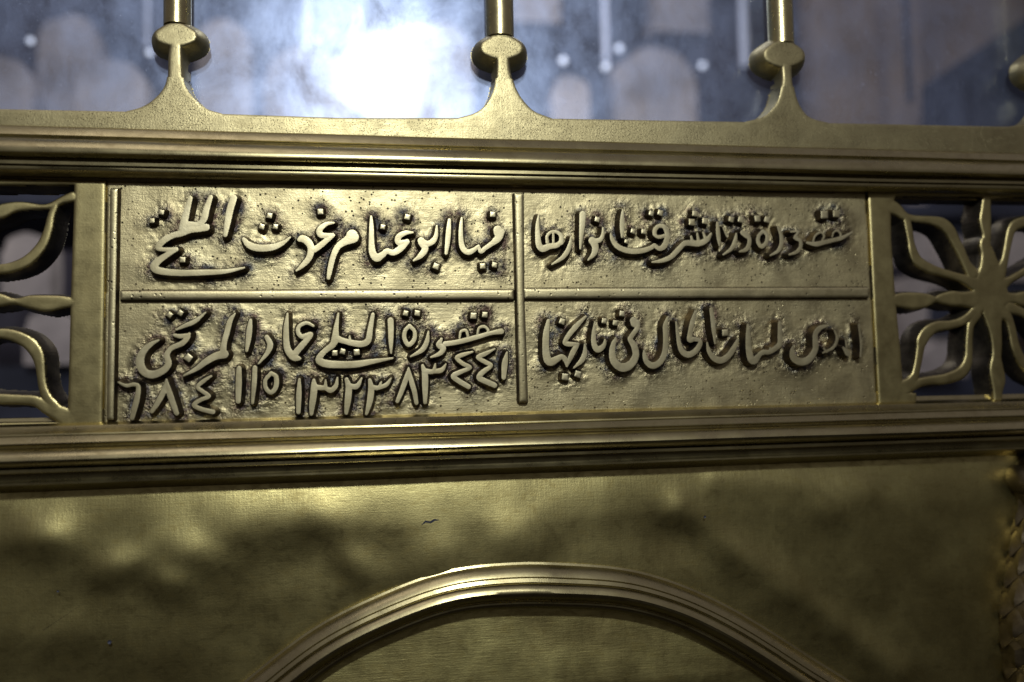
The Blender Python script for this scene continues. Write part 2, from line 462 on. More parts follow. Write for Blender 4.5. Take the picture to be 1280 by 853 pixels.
tag(build('room_shelf', sv, [(0, 1, 2, 3), (3, 2, 6, 7), (7, 6, 5, 4), (0, 4, 5, 1), (0, 3, 7, 4), (1, 5, 6, 2)], M_DARK, None, 30), kind='structure')
for px, y0, y1, w, yy, lab, mt in (  # the white ones carry a highlight streak in their colour
        (930, -80, 84, 9, 0.8, 'upright rod painted as a white highlight streak, ending left of the right baluster behind the glass', M_WHITE),
        (757, -80, 86, 8, 0.8, 'upright rod painted as a white highlight streak, ending between the two bright lights behind the glass', M_WHITE),
        (383, -80, 60, 9, 0.85, 'upright rod painted as a pale highlight streak left of the glare behind the glass', M_WHITE),
        (183, -80, 60, 6, 0.9, 'thin upright rod painted as a pale highlight streak close to the first baluster knob', M_WHITE),
        (1137, -80, 128, 7, 0.7, 'thin dark upright rod at the upper right behind the glass', M_DARK),
        (747, 92, 400, 7, 0.9, 'dark upright rod under the highlights right of the middle baluster', M_DARK)):
    a, b_ = BP(px, y0, yy), BP(px + 1, y1, yy)
    k = pxs(px, y1, -yy)
    V, Fc = tube([(b_.x, yy, a.z), (b_.x, yy, (a.z + b_.z) / 2), (b_.x, yy, b_.z)], w / 2 * k)
    ob = build('upright_rod', V, Fc, mt, None, 40, loc=(b_.x, yy, b_.z)); tag(ob, lab, 'rod', 'rods in the room behind the glass')
for px, py, rp_, yy, lab in (  # glowing balls added in place of highlights on far balusters
        (38, 51, 4.0, 0.75, 'small round glowing ball for a white highlight near the left picture edge behind the glass'),
        (187, 66, 4.0, 0.75, 'small glowing ball for a white highlight touching the left side of the first baluster knob'),
        (704, 76, 4.6, 0.75, 'small glowing ball for a white highlight nearest the middle baluster knob on its right'),
        (757, 84, 4.4, 0.75, 'small glowing ball for a white highlight at the foot of the white upright rod'),
        (774, 61, 4.4, 0.75, 'small glowing ball for a white highlight above and right of the rod foot'),
        (878, 82, 4.0, 0.75, 'small glowing ball for a dimmer white highlight alone left of the right baluster'),
        (398, 50, 3.0, 0.75, 'small glowing ball for a white highlight in the haze left of the glare')):
    p = BP(px, py, yy); k = pxs(px, py, -yy)
    t = thing('highlight_ball', p, lab, 'light', 'glowing stand-ins for small highlights behind the glass')
    bm = bmesh.new(); bmesh.ops.create_uvsphere(bm, u_segments=14, v_segments=8, radius=rp_ * k)
    me = bpy.data.meshes.new('glow_ball'); bm.to_mesh(me); bm.free(); me.materials.append(M_GLOW)
    g = bpy.data.objects.new('glow_ball', me); C.objects.link(g); g.parent = t
    V, Fc = tube([p + Vector((0, 0, rp_ * k * 0.8)), p + Vector((0, 0, rp_ * k * 1.7))], rp_ * k * 0.55, 10)  # added stub on top of each glowing ball
    build('ball_stub', V, Fc, M_DARK, t)

# ------------------------------------------------------------------ glass pane
zt, zb = 0.42, W(640, 178, 0).z
V = []
for y in (-GLASS_O, -GLASS_O + 0.004):
    V += [(XL, y, zb), (XR, y, zb), (XR, y, zt), (XL, y, zt)]
ob = build('glass_pane', V, [(0, 1, 2, 3), (7, 6, 5, 4), (0, 4, 5, 1), (1, 5, 6, 2), (2, 6, 7, 3), (3, 7, 4, 0)], M_GLASS, None, 30, loc=(0, -GLASS_O, zb))
tag(ob, 'large smeared glass pane with a white lamp glare behind the brass balusters', 'glass')

# ------------------------------------------------------------------ baluster grille (rail, balusters, rods)
GO = 0.008
gr = thing('baluster_grille', W(640, 170, 0), 'cast brass grille of knobbed balusters rising from a pitted rail in front of the glass', 'grille')
# each: knob centre, knob half width, rod half width, face outline of the neck and flare (left side down, right side down), split y
BAL = [
    dict(k=(219.5, 42), kw=27, rod=(222, 17.2), L=[(212, 50), (209.5, 70), (208.5, 97), (203, 112), (191, 125), (176, 134), (156, 139.5)], R=[(227, 50), (227.5, 70), (229, 97), (234, 112), (246, 126), (258, 136), (278, 142)], ys=97),
    dict(k=(627.5, 57), kw=27, rod=(625, 17.3), L=[(620, 62), (620.5, 87), (617, 112), (607, 131), (594, 141), (574, 147)], R=[(637, 62), (638.5, 87), (646, 112), (658, 130), (670, 140), (690, 148)], ys=98),
    dict(k=(981, 66), kw=25, rod=(976.5, 14.6), L=[(976, 72), (978, 100), (974, 122), (965, 137), (952, 147), (932, 152)], R=[(991, 72), (991.5, 100), (997, 125), (1007, 142), (1018, 149), (1036, 153.5)], ys=108),
    dict(k=(1313, 82), kw=25, rod=(1308, 14.0), L=[(1307, 88), (1309, 114), (1305, 134), (1296, 147), (1283, 154.5), (1262, 158)], R=[(1322, 88), (1323, 114), (1329, 134), (1338, 148), (1350, 155.5), (1368, 159)], ys=120),
]
top_line = [(-180, 133.5), (0, 136.5), (160, 139.5), (280, 142.5), (430, 147.5), (560, 147.5), (700, 148.5), (930, 152.5), (1040, 154), (1240, 158), (1490, 161)]
rail_poly = poly_px(top_line, GO) + [(XR, W(640, 178, GO).z), (XL, W(640, 178, GO).z)]
rail_poly = [(max(XL, min(XR, x)), z) for x, z in rail_poly]
def up(n_sub, pts): return [tuple(p[:2]) for p in catmull([(x, y, 0) for x, y in pts], n_sub)]
shapes_r = [('p', rail_poly)]
for B in BAL:
    l = up(5, B['L']); rr_ = up(5, B['R'])
    basey = B['L'][-1][1] + 8
    pol = l + [(B['L'][-1][0], basey), (B['R'][-1][0], basey)] + rr_[::-1]
    B['poly'] = poly_px(pol, GO)
    kx, ky = B['k']; w = B['kw']
    B['knob'] = chain_px([(kx - w * 0.62, ky + 2.5, 22), (kx - w * 0.35, ky + 2, 29), (kx, ky + 1, 35), (kx + w * 0.35, ky + 2, 29), (kx + w * 0.62, ky + 2.5, 22)], GO, smooth=5)
    shapes_r.append(('p', B['poly']))
step = 0.0006
m_r = 0.0016
X, Z, O, q4, D = relief(shapes_r, GO, -0.008, m_r, step, box=(XL, XR, W(640, 179, GO).z, W(222, 45, GO).z), soft=0.0004)
# waviness of the hand filed top edge
cellz = 0.25 * (Z[:-1, :-1] + Z[1:, :-1] + Z[:-1, 1:] + Z[1:, 1:]); cellx = 0.25 * (X[:-1, :-1] + X[1:, :-1] + X[:-1, 1:] + X[1:, 1:])
upper = np.zeros(q4.shape, bool)
for B in BAL:
    p = W(B['k'][0], B['ys'], GO)
    upper |= (np.abs(cellx - p.x) < 0.05) & (cellz > p.z)
V, Fc, _ = grid_mesh(X, Z, O, q4 & ~upper)
build('rail', V, Fc, M_RAIL, gr, 50)
for B in BAL:
    p = W(B['k'][0], B['ys'], GO)
    # neck and knob as one casting, its sides deep and rounded
    sh = [('p', B['poly']), ('c', B['knob'])]
    Xb, Zb, Ob, qb, Db = relief(sh, GO, -0.007, 0.0045, 0.0005, box=(p.x - 0.032, p.x + 0.032, p.z, W(B['k'][0], B['k'][1] - 26, GO).z), soft=0.0016, power=0.5, pf=0.0045 / 0.0016)
    V, Fc, _ = grid_mesh(Xb, Zb, Ob, qb)
    bal = build('baluster', V, Fc, M_RAIL, gr, 60)
    rx, rw = B['rod']
    a = W(rx, B['k'][1] - 8, 0.0); k = pxs(rx, 30, 0.0)
    V, Fc = tube([(a.x, 0.0, a.z), (a.x, 0.0, a.z + 0.02), (a.x, 0.0, 0.42)], rw * k, 32)
    build('rod', V, Fc, M_ROD, bal, 60)

# ------------------------------------------------------------------ mouldings
up_prof = [(170, 7.0), (174, 7.2), (174.6, 10), (176, 11), (184, 13.2), (185, 12.4), (186.5, 12), (187.5, 13.5), (188.6, 16.6), (190, 18.4), (193, 19.9), (197, 21.3), (200.5, 22.0), (203.5, 21.8), (206, 20.2), (208.5, 17.0), (210.4, 13.6), (211.6, 12.4), (212.4, 12.5),
           (212.9, 14.8), (213.6, 15.2), (217.3, 15.2), (217.9, 14.6), (218.2, 12.6), (221, 13.0), (224, 12.6), (227, 11), (229.5, 8.6), (231.5, 5.5), (232.2, 3.5), (233, -1.0), (241, -3)]
um = thing('upper_moulding', W(640, 205, 0), 'long ribbed brass moulding running above the inscription plate', 'moulding')
extrude_profile('moulding_bar', up_prof, XL, XR, M_MOULD, um)
lo_prof = [(508, -3), (514.5, -1.5), (515.2, 3.0), (517.5, 5.0), (518.3, 6.5), (526, 10.2), (527, 11.0), (528.5, 11.2), (529.3, 10.6), (530, 11), (537.5, 14.2), (538.8, 14.2), (540, 12.4), (541.8, 12.2), (542.6, 14.2), (544, 16.6), (545.5, 18.2), (549, 19.9), (553, 21.4), (556.5, 22.0),
           (559.5, 21.4), (562, 19.2), (564.5, 15.4), (565.6, 13.2), (566.3, 12.5), (566.8, 14.6), (567.4, 15), (570.8, 15), (571.4, 14.4), (571.8, 12.2), (575, 11.4), (579, 11.2), (581, 12), (582.2, 12.6), (584.6, 12.6), (585.4, 11.5), (586, 8), (588, 4), (590, 0), (597, -10)]
lm = thing('lower_moulding', W(640, 550, 0), 'long ribbed brass moulding running between the inscription plate and the plain sheet', 'moulding')
extrude_profile('moulding_bar', lo_prof, XL, XR, M_MOULD, lm)

# ------------------------------------------------------------------ inscription plate
ip = thing('inscription_plate', W(615, 380, 0), 'cast brass plate with raised Arabic lettering and numerals in four fields', 'plaque')
A_, B_, C_, D_, E_, F_, G_, H_ = ((130, 220), 4.741), ((380, 220), 4.741), ((640, 220), 5.333), ((860, 220), 5.333), ((130, 370), 4.741), ((380, 370), 4.741), ((640, 370), 5.333), ((860, 370), 5.333)
def AB(x, y, w): return (x - 1185.25, y, w)      # crop A coordinates expressed in crop B (and E in F)
LET = [
 (A_, [[(768,130,42),(747,200,42),(733,270,38),(718,350,26)]]),
 (A_, [[(512,130,26),(492,200,38),(475,270,45),(465,315,45)], [(632,125,26),(606,200,38),(592,255,40),(560,288,36),(515,288,38),(475,290,45)],
       [(605,305,44),(560,312,44),(510,318,45),(455,340,42),(410,352,36),(360,378,40),(325,412,40),(322,432,26),(375,437,26),(428,435,26)],
       [(428,437,24),(370,470,35),(312,512,45),(298,545,50),(340,565,44),(450,575,40),(600,572,36),(720,566,28),(830,545,8)]]),
 (A_, [[(828,375,24),(860,410,42),(920,428,44),(1000,422,40),(1060,397,28),(1102,365,8)]]),
 (B_, [[(178,278,10),(130,286,26),(92,320,36),(105,352,36),(172,350,20)], [(172,352,24),(110,402,36),(60,438,36),(40,432,38)],
       [(-28,378,26),(-8,372,44),(22,390,46),(42,430,42),(30,485,38),(-8,530,30),(-45,562,10)]]),
 (B_, [[(285,352,70),(288,362,76)], [(280,370,66),(245,388,48),(200,420,38),(172,480,34),(155,550,32),(145,605,22)]]),
 (B_, [[(398,240,12),(400,300,26),(400,380,32),(405,450,42),(430,485,50),(462,470,38),(492,446,34),(530,455,36),(572,430,40),(610,390,32)],
       [(645,335,10),(600,338,28),(560,362,36),(562,396,36),(605,392,28)]]),
 (B_, [[(787,298,12),(783,350,24),(766,385,34),(735,402,34),(712,392,30)], [(695,385,44),(700,398,44),(718,432,40),(692,472,34),(650,502,10)]]),
 (B_, [[(862,260,18),(856,330,30),(850,400,28),(842,460,18)]]),
 (B_, [[(935,248,10),(930,300,22),(930,370,28),(940,425,34),(970,452,34),(1005,440,28),(1035,415,16)], [(1035,415,14),(1048,448,26),(1075,428,26),(1112,402,30),(1150,370,44),(1170,330,40)], [(1150,322,56),(1155,338,60)]]),
 (C_, [[(178,262,10),(170,330,26),(172,400,34),(180,460,42),(205,485,46),(250,470,38),(300,462,34),(325,440,30)],
       [(236,445,22),(234,402,20),(262,374,20),(300,375,22),(328,402,28),(328,445,32)], [(275,372,14),(276,445,16)]]),
 (C_, [[(394,408,8),(386,460,26),(365,510,32),(330,550,28),(266,590,8)]]),
 (C_, [[(472,255,44),(468,330,38),(462,400,28),(455,485,8)]]),
 (C_, [[(607,345,8),(604,395,22),(585,428,32),(550,432,30)], [(535,432,50),(548,450,50),(556,485,44),(544,522,34),(508,560,8)]]),
 (C_, [[(739,230,14),(735,300,32),(735,360,30),(733,408,10)]]),
 (C_, [[(658,385,10),(672,430,30),(710,475,36),(780,500,36),(860,500,34),(920,482,30),(950,462,26)], [(950,462,26),(985,485,30),(1020,460,40),(1036,400,34),(1020,345,32),(985,332,26),(955,355,28),(952,390,26),(978,408,22),(1015,400,24)]]),
 (C_, [[(935,575,8),(1000,565,26),(1060,540,32),(1110,490,34),(1150,450,34),(1200,448,38),(1250,450,38),(1300,425,34),(1328,385,14)], [(1195,405,16),(1205,445,24)], [(1235,385,14),(1245,440,24)], [(1275,378,14),(1295,430,26)]]),
 (D_, [[(196,312,16),(200,370,28),(205,420,26),(210,465,8)]]),
 (D_, [[(235,345,10),(262,405,14)], [(322,385,10),(315,430,26),(290,485,26),(235,525,10)]]),
 (D_, [[(365,378,34),(385,392,40),(408,415,28),(408,455,28),(388,490,28),(345,505,10)]]),
 (D_, [[(500,368,22),(472,400,24),(468,440,26),(490,470,28),(522,445,26),(528,395,24),(500,368,22)]]),
 (D_, [[(598,340,10),(622,400,26),(622,455,26),(600,500,24),(550,530,8)]]),
 (D_, [[(685,372,12),(735,372,14),(712,412,20),(748,432,24),(752,470,24),(728,505,24),(675,525,10)]]),
 (D_, [[(792,445,14),(850,455,30),(900,445,28),(960,430,26),(1030,412,24),(1095,375,10)], [(835,432,12),(850,398,14),(885,375,16),(908,400,14),(895,430,12)], [(962,405,12),(972,375,12),(995,366,14),(1018,385,14),(1015,412,12)]]),
 (E_, [[(325,262,10),(272,290,32),(225,340,46),(213,400,52),(240,452,50),(290,466,50),(350,442,44),(382,402,40),(372,350,34),(402,308,32),(462,282,34),(492,250,32),(505,225,18)], [(498,232,22),(450,240,28),(415,232,18)], [(428,200,12),(480,176,26),(540,150,28),(600,100,6)]]),
 (E_, [[(775,105,8),(746,150,32),(730,210,34),(712,275,34),(705,330,40)], [(712,345,54),(660,358,46),(600,392,40),(548,432,30),(470,474,8)]]),
 (E_, [[(868,145,20),(862,200,34),(855,260,32),(845,325,18)]]),
 (E_, [[(965,245,30),(985,290,36),(965,342,28),(915,402,8)]]),
 (E_, [[(1087,105,12),(1080,180,30),(1080,260,36),(1090,320,42),(1125,362,48),(1160,372,20)], [(1240,178,16),(1200,160,22),(1157,180,24),(1150,215,26),(1175,242,30),(1225,228,30),(1195,270,36),(1150,320,40),(1125,355,40)]]),
 (F_, [[(203,105,12),(190,190,30),(185,250,44),(170,290,40),(120,330,34),(88,378,42),(130,402,48),(220,408,44),(310,405,42),(400,390,32),(525,370,6)], [(185,250,44),(240,268,34),(300,282,38),(345,285,38),(380,265,38),(392,200,32),(408,110,22)], [(270,240,8),(272,275,24)]]),
 (F_, [[(513,145,36),(515,200,34),(515,270,28),(516,340,10)]]),
 (F_, [[(625,178,24),(655,210,22),(652,260,26),(620,290,28),(595,252,26),(600,205,24),(625,178,24)]]),
 (F_, [[(737,212,8),(728,270,28),(700,320,30),(632,360,8)]]),
 (F_, [[(815,255,16),(800,290,36),(825,312,34),(805,342,28),(752,364,8)], [(835,285,30),(900,276,30),(960,262,30),(1040,240,28),(1110,220,24),(1170,210,34)], [(922,250,12),(930,212,16),(960,205,18),(972,240,16)], [(1028,225,12),(1038,190,16),(1070,182,18),(1092,205,16),(1080,228,12)]]),
 (G_, [[(242,165,22),(228,250,42),(225,340,46),(235,420,54),(262,440,54),(302,420,42),(335,405,32),(358,430,34),(366,470,14)], [(366,466,16),(390,410,34),(420,352,36),(442,322,18)], [(442,320,16),(390,322,32),(352,312,30),(380,260,34),(430,200,36),(492,138,16)]]),
 (G_, [[(485,322,10),(486,380,32),(465,430,34),(412,480,8)]]),
 (G_, [[(553,172,8),(545,250,28),(545,310,34),(562,352,42),(590,352,40),(616,322,26),(620,290,8)]]),
 (G_, [[(810,165,48),(818,182,56)], [(838,175,30),(835,215,32),(800,265,32),(788,290,34),(815,335,44),(825,400,46),(790,458,54),(735,478,56),(682,442,50),(668,380,42),(676,320,32),(692,280,8)]]),
 (G_, [[(1038,142,14),(1022,200,32),(1025,280,34),(1020,370,38),(990,438,40),(940,465,42),(900,442,38),(884,400,28),(880,362,8)]]),
 (G_, [[(1094,175,8),(1105,250,24),(1115,320,30),(1135,370,38),(1175,392,40),(1220,372,38),(1250,330,34),(1255,300,24),(1215,288,30),(1185,292,36),(1190,240,34),(1205,170,34),(1224,105,18)]]),
 (H_, [[(155,90,26),(165,160,30),(172,230,28),(180,318,8)]]),
 (H_, [[(128,312,8),(140,370,28),(175,415,40),(220,430,42),(265,405,40),(305,350,36),(332,295,20)]]),
 (H_, [[(400,195,18),(402,270,34),(405,350,40),(420,420,48),(445,430,48),(472,400,34),(500,375,30),(540,375,30),(580,352,34),(612,320,34),(614,260,34),(612,180,24)], [(500,362,8),(502,385,20)], [(548,345,8),(548,372,22)]]),
 (H_, [[(935,198,12),(880,215,32),(850,255,34),(850,310,38),(848,360,40),(810,420,46),(755,440,48),(705,415,44),(695,370,32),(706,328,8)]]),
 (H_, [[(978,232,8),(995,285,20),(968,345,20),(900,380,10)], [(905,350,10),(925,372,18)]]),
 (H_, [[(1035,345,14),(1062,378,36),(1070,388,30)], [(1052,296,8),(1058,340,14)]]),
 (H_, [[(1138,192,8),(1148,260,15),(1155,330,15),(1150,405,10)]]),
]
NUM = [
 (E_, [[(85,512,10),(130,532,22),(175,525,24),(203,538,26),(197,600,34),(182,660,36),(166,725,28)]]),
 (E_, [[(370,495,8),(355,560,34),(320,630,34),(283,685,26)], [(370,495,8),(386,570,36),(410,640,36),(430,695,30)]]),
 (E_, [[(635,476,14),(590,505,26),(555,540,24),(590,570,26),(622,596,24),(575,615,26),(533,647,28),(580,672,28),(645,688,30)]]),
 (E_, [[(800,430,30),(798,520,38),(795,625,30)]]),
 (E_, [[(894,425,28),(890,520,30),(880,635,18)]]),
 (E_, [[(990,458,24),(1020,480,28),(1018,540,30),(990,572,28),(960,548,26),(956,500,24),(990,458,24)]]),
 (E_, [[(1158,495,16),(1155,580,32),(1152,690,26)]]),
 (F_, [[(58,500,20),(60,540,40),(55,600,40),(48,650,36),(44,700,22)], [(60,538,32),(105,545,30),(125,540,26),(128,500,8)], [(125,545,26),(158,560,32),(188,535,28),(198,485,8)]]),
 (F_, [[(252,495,24),(265,540,38),(262,600,40),(256,650,34),(250,695,22)], [(265,532,30),(312,537,32),(342,488,8)]]),
 (F_, [[(390,500,22),(398,545,36),(394,600,38),(384,650,32),(370,700,18)], [(400,540,30),(440,545,26),(458,510,8)], [(445,545,24),(490,525,26),(516,488,8)]]),
 (F_, [[(620,428,8),(605,490,30),(580,560,30),(553,625,24)], [(620,428,8),(635,500,30),(655,570,30),(666,635,24)]]),
 (F_, [[(703,415,20),(716,460,36),(718,540,36),(718,632,22)], [(720,445,30),(765,448,28),(778,405,8)], [(765,448,26),(815,440,30),(840,405,8)]]),
 (F_, [[(1000,332,10),(940,350,26),(905,368,24),(942,402,26),(985,425,22),(930,450,28),(885,476,32),(920,506,32),(975,538,30)]]),
 (F_, [[(1130,315,10),(1070,345,28),(1030,365,24),(1080,395,28),(1110,414,22),(1060,452,32),(1038,485,34),(1080,508,34),(1130,530,32)]]),
 (F_, [[(1203,335,12),(1190,400,36),(1184,485,26)]]),
]
DOTS = [(A_, 340,215,32),(A_, 283,265,32),(A_, 465,497,36),(A_, 980,235,36),(A_, 935,300,36),(A_, 1015,300,32),(B_, 97,212,36),(B_, 467,303,30),(B_, 613,243,36),(B_, 783,535,38),(B_, 1120,228,34),(B_, 1060,535,34),(B_, 1130,528,34),
 (C_, 570,290,38),(C_, 808,367,34),(C_, 880,370,36),(C_, 930,250,34),(C_, 990,245,40),(C_, 765,437,28),(C_, 1222,250,38),(C_, 1200,308,46),(D_, 115,300,42),(D_, 45,250,30),(D_, 290,290,40),(D_, 355,290,40),(D_, 465,285,42),(D_, 530,290,42),(D_, 912,258,52),(D_, 990,252,46),
 (E_, 387,112,34),(E_, 452,102,34),(E_, 500,368,48),(F_, 182,340,34),(F_, 230,330,34),(F_, 313,335,38),(F_, 603,103,34),(F_, 672,103,36),(F_, 1005,118,38),(F_, 1072,112,36),
 (G_, 335,170,42),(G_, 355,540,46),(G_, 440,522,46),(G_, 617,167,36),(G_, 690,180,36),(G_, 735,118,36),(H_, 250,245,44)]
HL = 0.0070
relief_chains = []
def carve(name, crop, strokes, mat=None, h=HL):
    (org, s) = crop
    sh = [('c', chain_px([(x_, y_, max(w_, 11)) for x_, y_, w_ in st], h, org, s, 4, 0.97, 0.0)) for st in strokes]
    relief_chains.extend(sh)
    X, Z, O, q4, D = relief(sh, h, -0.0014, 0.0021, 0.00034, soft=0.00006, crown=0.0, power=0.9)
    for_noise = 0.00005
    seed = random.random() * 50
    O = O + for_noise * np.sin(X * 300 + seed) * np.sin(Z * 260 + seed)
    V, Fc, _ = grid_mesh(X, Z, O, q4)
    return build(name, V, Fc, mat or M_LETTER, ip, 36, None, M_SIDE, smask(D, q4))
for crop, st in LET: carve('letter', crop, st)
for crop, st in NUM: carve('numeral', crop, st, h=0.0062)
for i, (crop, x, y, w) in enumerate(DOTS):
    (org, s) = crop
    px, py = org[0] + x / s, org[1] + y / s
    hd = 0.0055
    p = W(px, py, hd); k = pxs(px, py, hd)
    a = 0.5 * w / s * k
    rot = math.radians(random.uniform(25, 50) if crop not in (E_,) else random.uniform(5, 20))
    pol = []
    for q_ in range(4):
        an = rot + q_ * math.pi / 2
        rr_ = a * 1.25 * random.uniform(0.92, 1.08)
        pol.append((p.x + rr_ * math.cos(an), p.z + rr_ * math.sin(an)))
    relief_chains.append(('c', [(p.x, p.z, a), (p.x + 1e-5, p.z, a)]))
    X, Z, O, q4, D = relief([('p', pol)], hd, -0.001, 0.0019, 0.0003, soft=0.0002, power=0.9)
    V, Fc, _ = grid_mesh(X, Z, O, q4)
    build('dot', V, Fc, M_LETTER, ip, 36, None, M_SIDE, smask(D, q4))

# bars between the fields and the strip on the left
def bar(name, pts, h, m=0.0016, mat=M_BAR, parent=ip, step=0.0006, base=-0.001):
    X, Z, O, q4, D = relief([('p', poly_px(pts, h))], h, base, m, step, soft=0.0005)
    O = O + 0.00012 * np.sin(X * 70 + 1.0) * np.sin(Z * 60)
    V, Fc, _ = grid_mesh(X, Z, O, q4)
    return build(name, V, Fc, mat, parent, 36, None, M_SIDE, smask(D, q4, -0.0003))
bar('divider', [(150, 364), (642, 362.5), (642, 374), (150, 374.5)], 0.0045)
bar('divider', [(655.5, 361), (1087, 359.5), (1087, 371.5), (656, 373)], 0.0045)
bar('divider', [(643.5, 242), (654, 242), (655, 372), (659.5, 503), (649.5, 503), (646.5, 372)], 0.0052)
bar('border_strip', [(137.5, 236), (146.5, 236), (144, 378), (141.5, 525), (133, 525), (135.5, 378)], 0.0042)

# the plate itself, uneven where the ground was chiselled round the letters
pl = poly_px([(133, 226), (1083, 240), (1090, 370), (1098, 520), (128, 540)], 0)
st = 0.0008
gx = np.arange(min(p[0] for p in pl) - st, max(p[0] for p in pl) + st, st); gz = np.arange(min(p[1] for p in pl), max(p[1] for p in pl) + st, st)
X, Z = np.meshgrid(gx, gz)
Dp = sd_poly(X, Z, pl)
D = np.full(X.shape, -1e3)
for k, sh in relief_chains:
    xs = [p[0] for p in sh]; zs = [p[1] for p in sh]
    sel = (gx > min(xs) - 0.03) & (gx < max(xs) + 0.03); selz = (gz > min(zs) - 0.03) & (gz < max(zs) + 0.03)
    ix = np.ix_(selz, sel)
    D[ix] = np.maximum(D[ix], sd_chain(X[ix], Z[ix], sh))
nearl = np.exp(-np.clip(-D - 0.002, 0, 1) / 0.0038)
N1 = np.zeros(X.shape); N2 = np.zeros(X.shape)
for j in range(X.shape[0]):
    for i in range(X.shape[1]):
        x, z = X[j, i], Z[j, i]
        N1[j, i] = mn.noise(Vector((x * 55, z * 55, 2.2)))
        N2[j, i] = mn.noise(Vector((x * 260, z * 300, 9.1)))
O = 0.0004 * N1 + N2 * (0.00002 + 0.0006 * nearl) - 0.0004 * nearl
O = np.where(Dp < 0.0008, O - 0.0006, O)
O = np.where(Dp < 0, -0.004, O)
q4 = (Dp[:-1, :-1] > -st) & (Dp[1:, 1:] > -st) & (Dp[1:, :-1] > -st) & (Dp[:-1, 1:] > -st)
V, Fc, used = grid_mesh(X, Z, O, q4)
plate = build('back_plate', V, Fc, M_PLATE, ip, 180)
at = plate.data.attributes.new("patina", 'FLOAT', 'POINT')
pat = np.clip(nearl * 1.35 - 0.15 + 1.4 * N1 * (0.2 + nearl), 0, 1)
# casting dirt also lies unevenly along the foot of the bars
at.data.foreach_set('value', pat.ravel()[used].astype(np.float32))

# ------------------------------------------------------------------ openwork lattices left and right of the plate
LD = 0.0015    # face
L1, L2 = ((0, 220), 5.02), ((0, 370), 5.02)
def lattice(strokes, polys, name, label, origin, xlim):
    t = thing(name, origin, label, 'lattice')
    sh = []
    for crop, st in strokes:
        sh.append(('c', chain_px(st, LD, crop[0], crop[1], 5, 1.04, 0.0002)))
    body = [('p', poly_px(p, LD)) for p in polys]
    zt_, zb_ = W(640, 236, LD).z + 0.004, W(640, 522, LD).z - 0.004
    X, Z, O, q4, D = relief(sh + body, LD, -0.0165, 0.0022, 0.00048, soft=0.0006, box=(xlim[0], xlim[1], min(zb_, W(0, 545, LD).z), max(zt_, W(0, 226, LD).z)), power=0.5)
    # frame cells and openwork cells are two parts of one casting
    fx = 0.25 * (X[:-1, :-1] + X[1:, :-1] + X[:-1, 1:] + X[1:, 1:]); fz = 0.25 * (Z[:-1, :-1] + Z[1:, :-1] + Z[:-1, 1:] + Z[1:, 1:])
    Df = np.full(fx.shape, -1e3)
    for _, p in body: Df = np.maximum(Df, sd_poly(fx, fz, p))
    fr = Df > -0.0005
    V, Fc, _ = grid_mesh(X, Z, O, q4 & fr); build('frame', V, Fc, M_LATT, t, 40, None, M_LSIDE, smask(D, q4 & fr, -0.0006))
    V, Fc, _ = grid_mesh(X, Z, O, q4 & ~fr); build('openwork', V, Fc, M_LATT, t, 40, None, M_LSIDE, smask(D, q4 & ~fr, -0.0006))
    return t
left_strokes = [
 (L1, [(-170,300,80),(-90,250,85),(0,222,86),(80,195,62),(160,190,48),(250,195,30),(320,185,34),(390,150,44),(450,130,60)]),
 (L1, [(345,180,36),(318,250,38),(298,340,46),(255,440,56),(175,525,62),(85,568,60),(0,585,58),(-90,590,60),(-170,560,60)]),
 (L1, [(-170,300,70),(-200,420,60),(-170,560,60)]),
 (L1, [(-120,790,80),(-60,778,90),(0,780,74),(90,788,34),(180,790,76),(290,800,98),(380,793,76),(475,793,44)]),
 (L2, [(-170,300,70),(-90,245,55),(0,235,56),(90,252,68),(170,292,78),(222,350,76),(245,420,58),(255,500,46),(268,580,48),(300,650,56),(350,705,60)]),
 (L2, [(-170,300,70),(-210,450,60),(-170,600,60),(-80,640,60),(0,648,62),(120,652,56),(220,662,62),(300,708,78),(380,745,100),(450,780,110)]),
 (L1, [(-140,1090,50),(-190,790,90),(-150,300,50)]),
]
lf = [(92.5, 226), (131.5, 226), (129.5, 380), (127, 545), (84, 545), (85, 500), (88, 380), (92, 262)]
lattice(left_strokes, [lf, [(-60, 222), (95, 226), (95, 231), (-60, 231)], [(-60, 530), (95, 528), (95, 545), (-60, 545)]], 'lattice_panel',
        'openwork brass lattice with curved petals left of the inscription plate', W(60, 380, 0), (W(-52, 380).x, W(132, 380).x + 0.004))
R1, R2 = ((1090, 240), 6.095), ((1090, 360), 6.095)
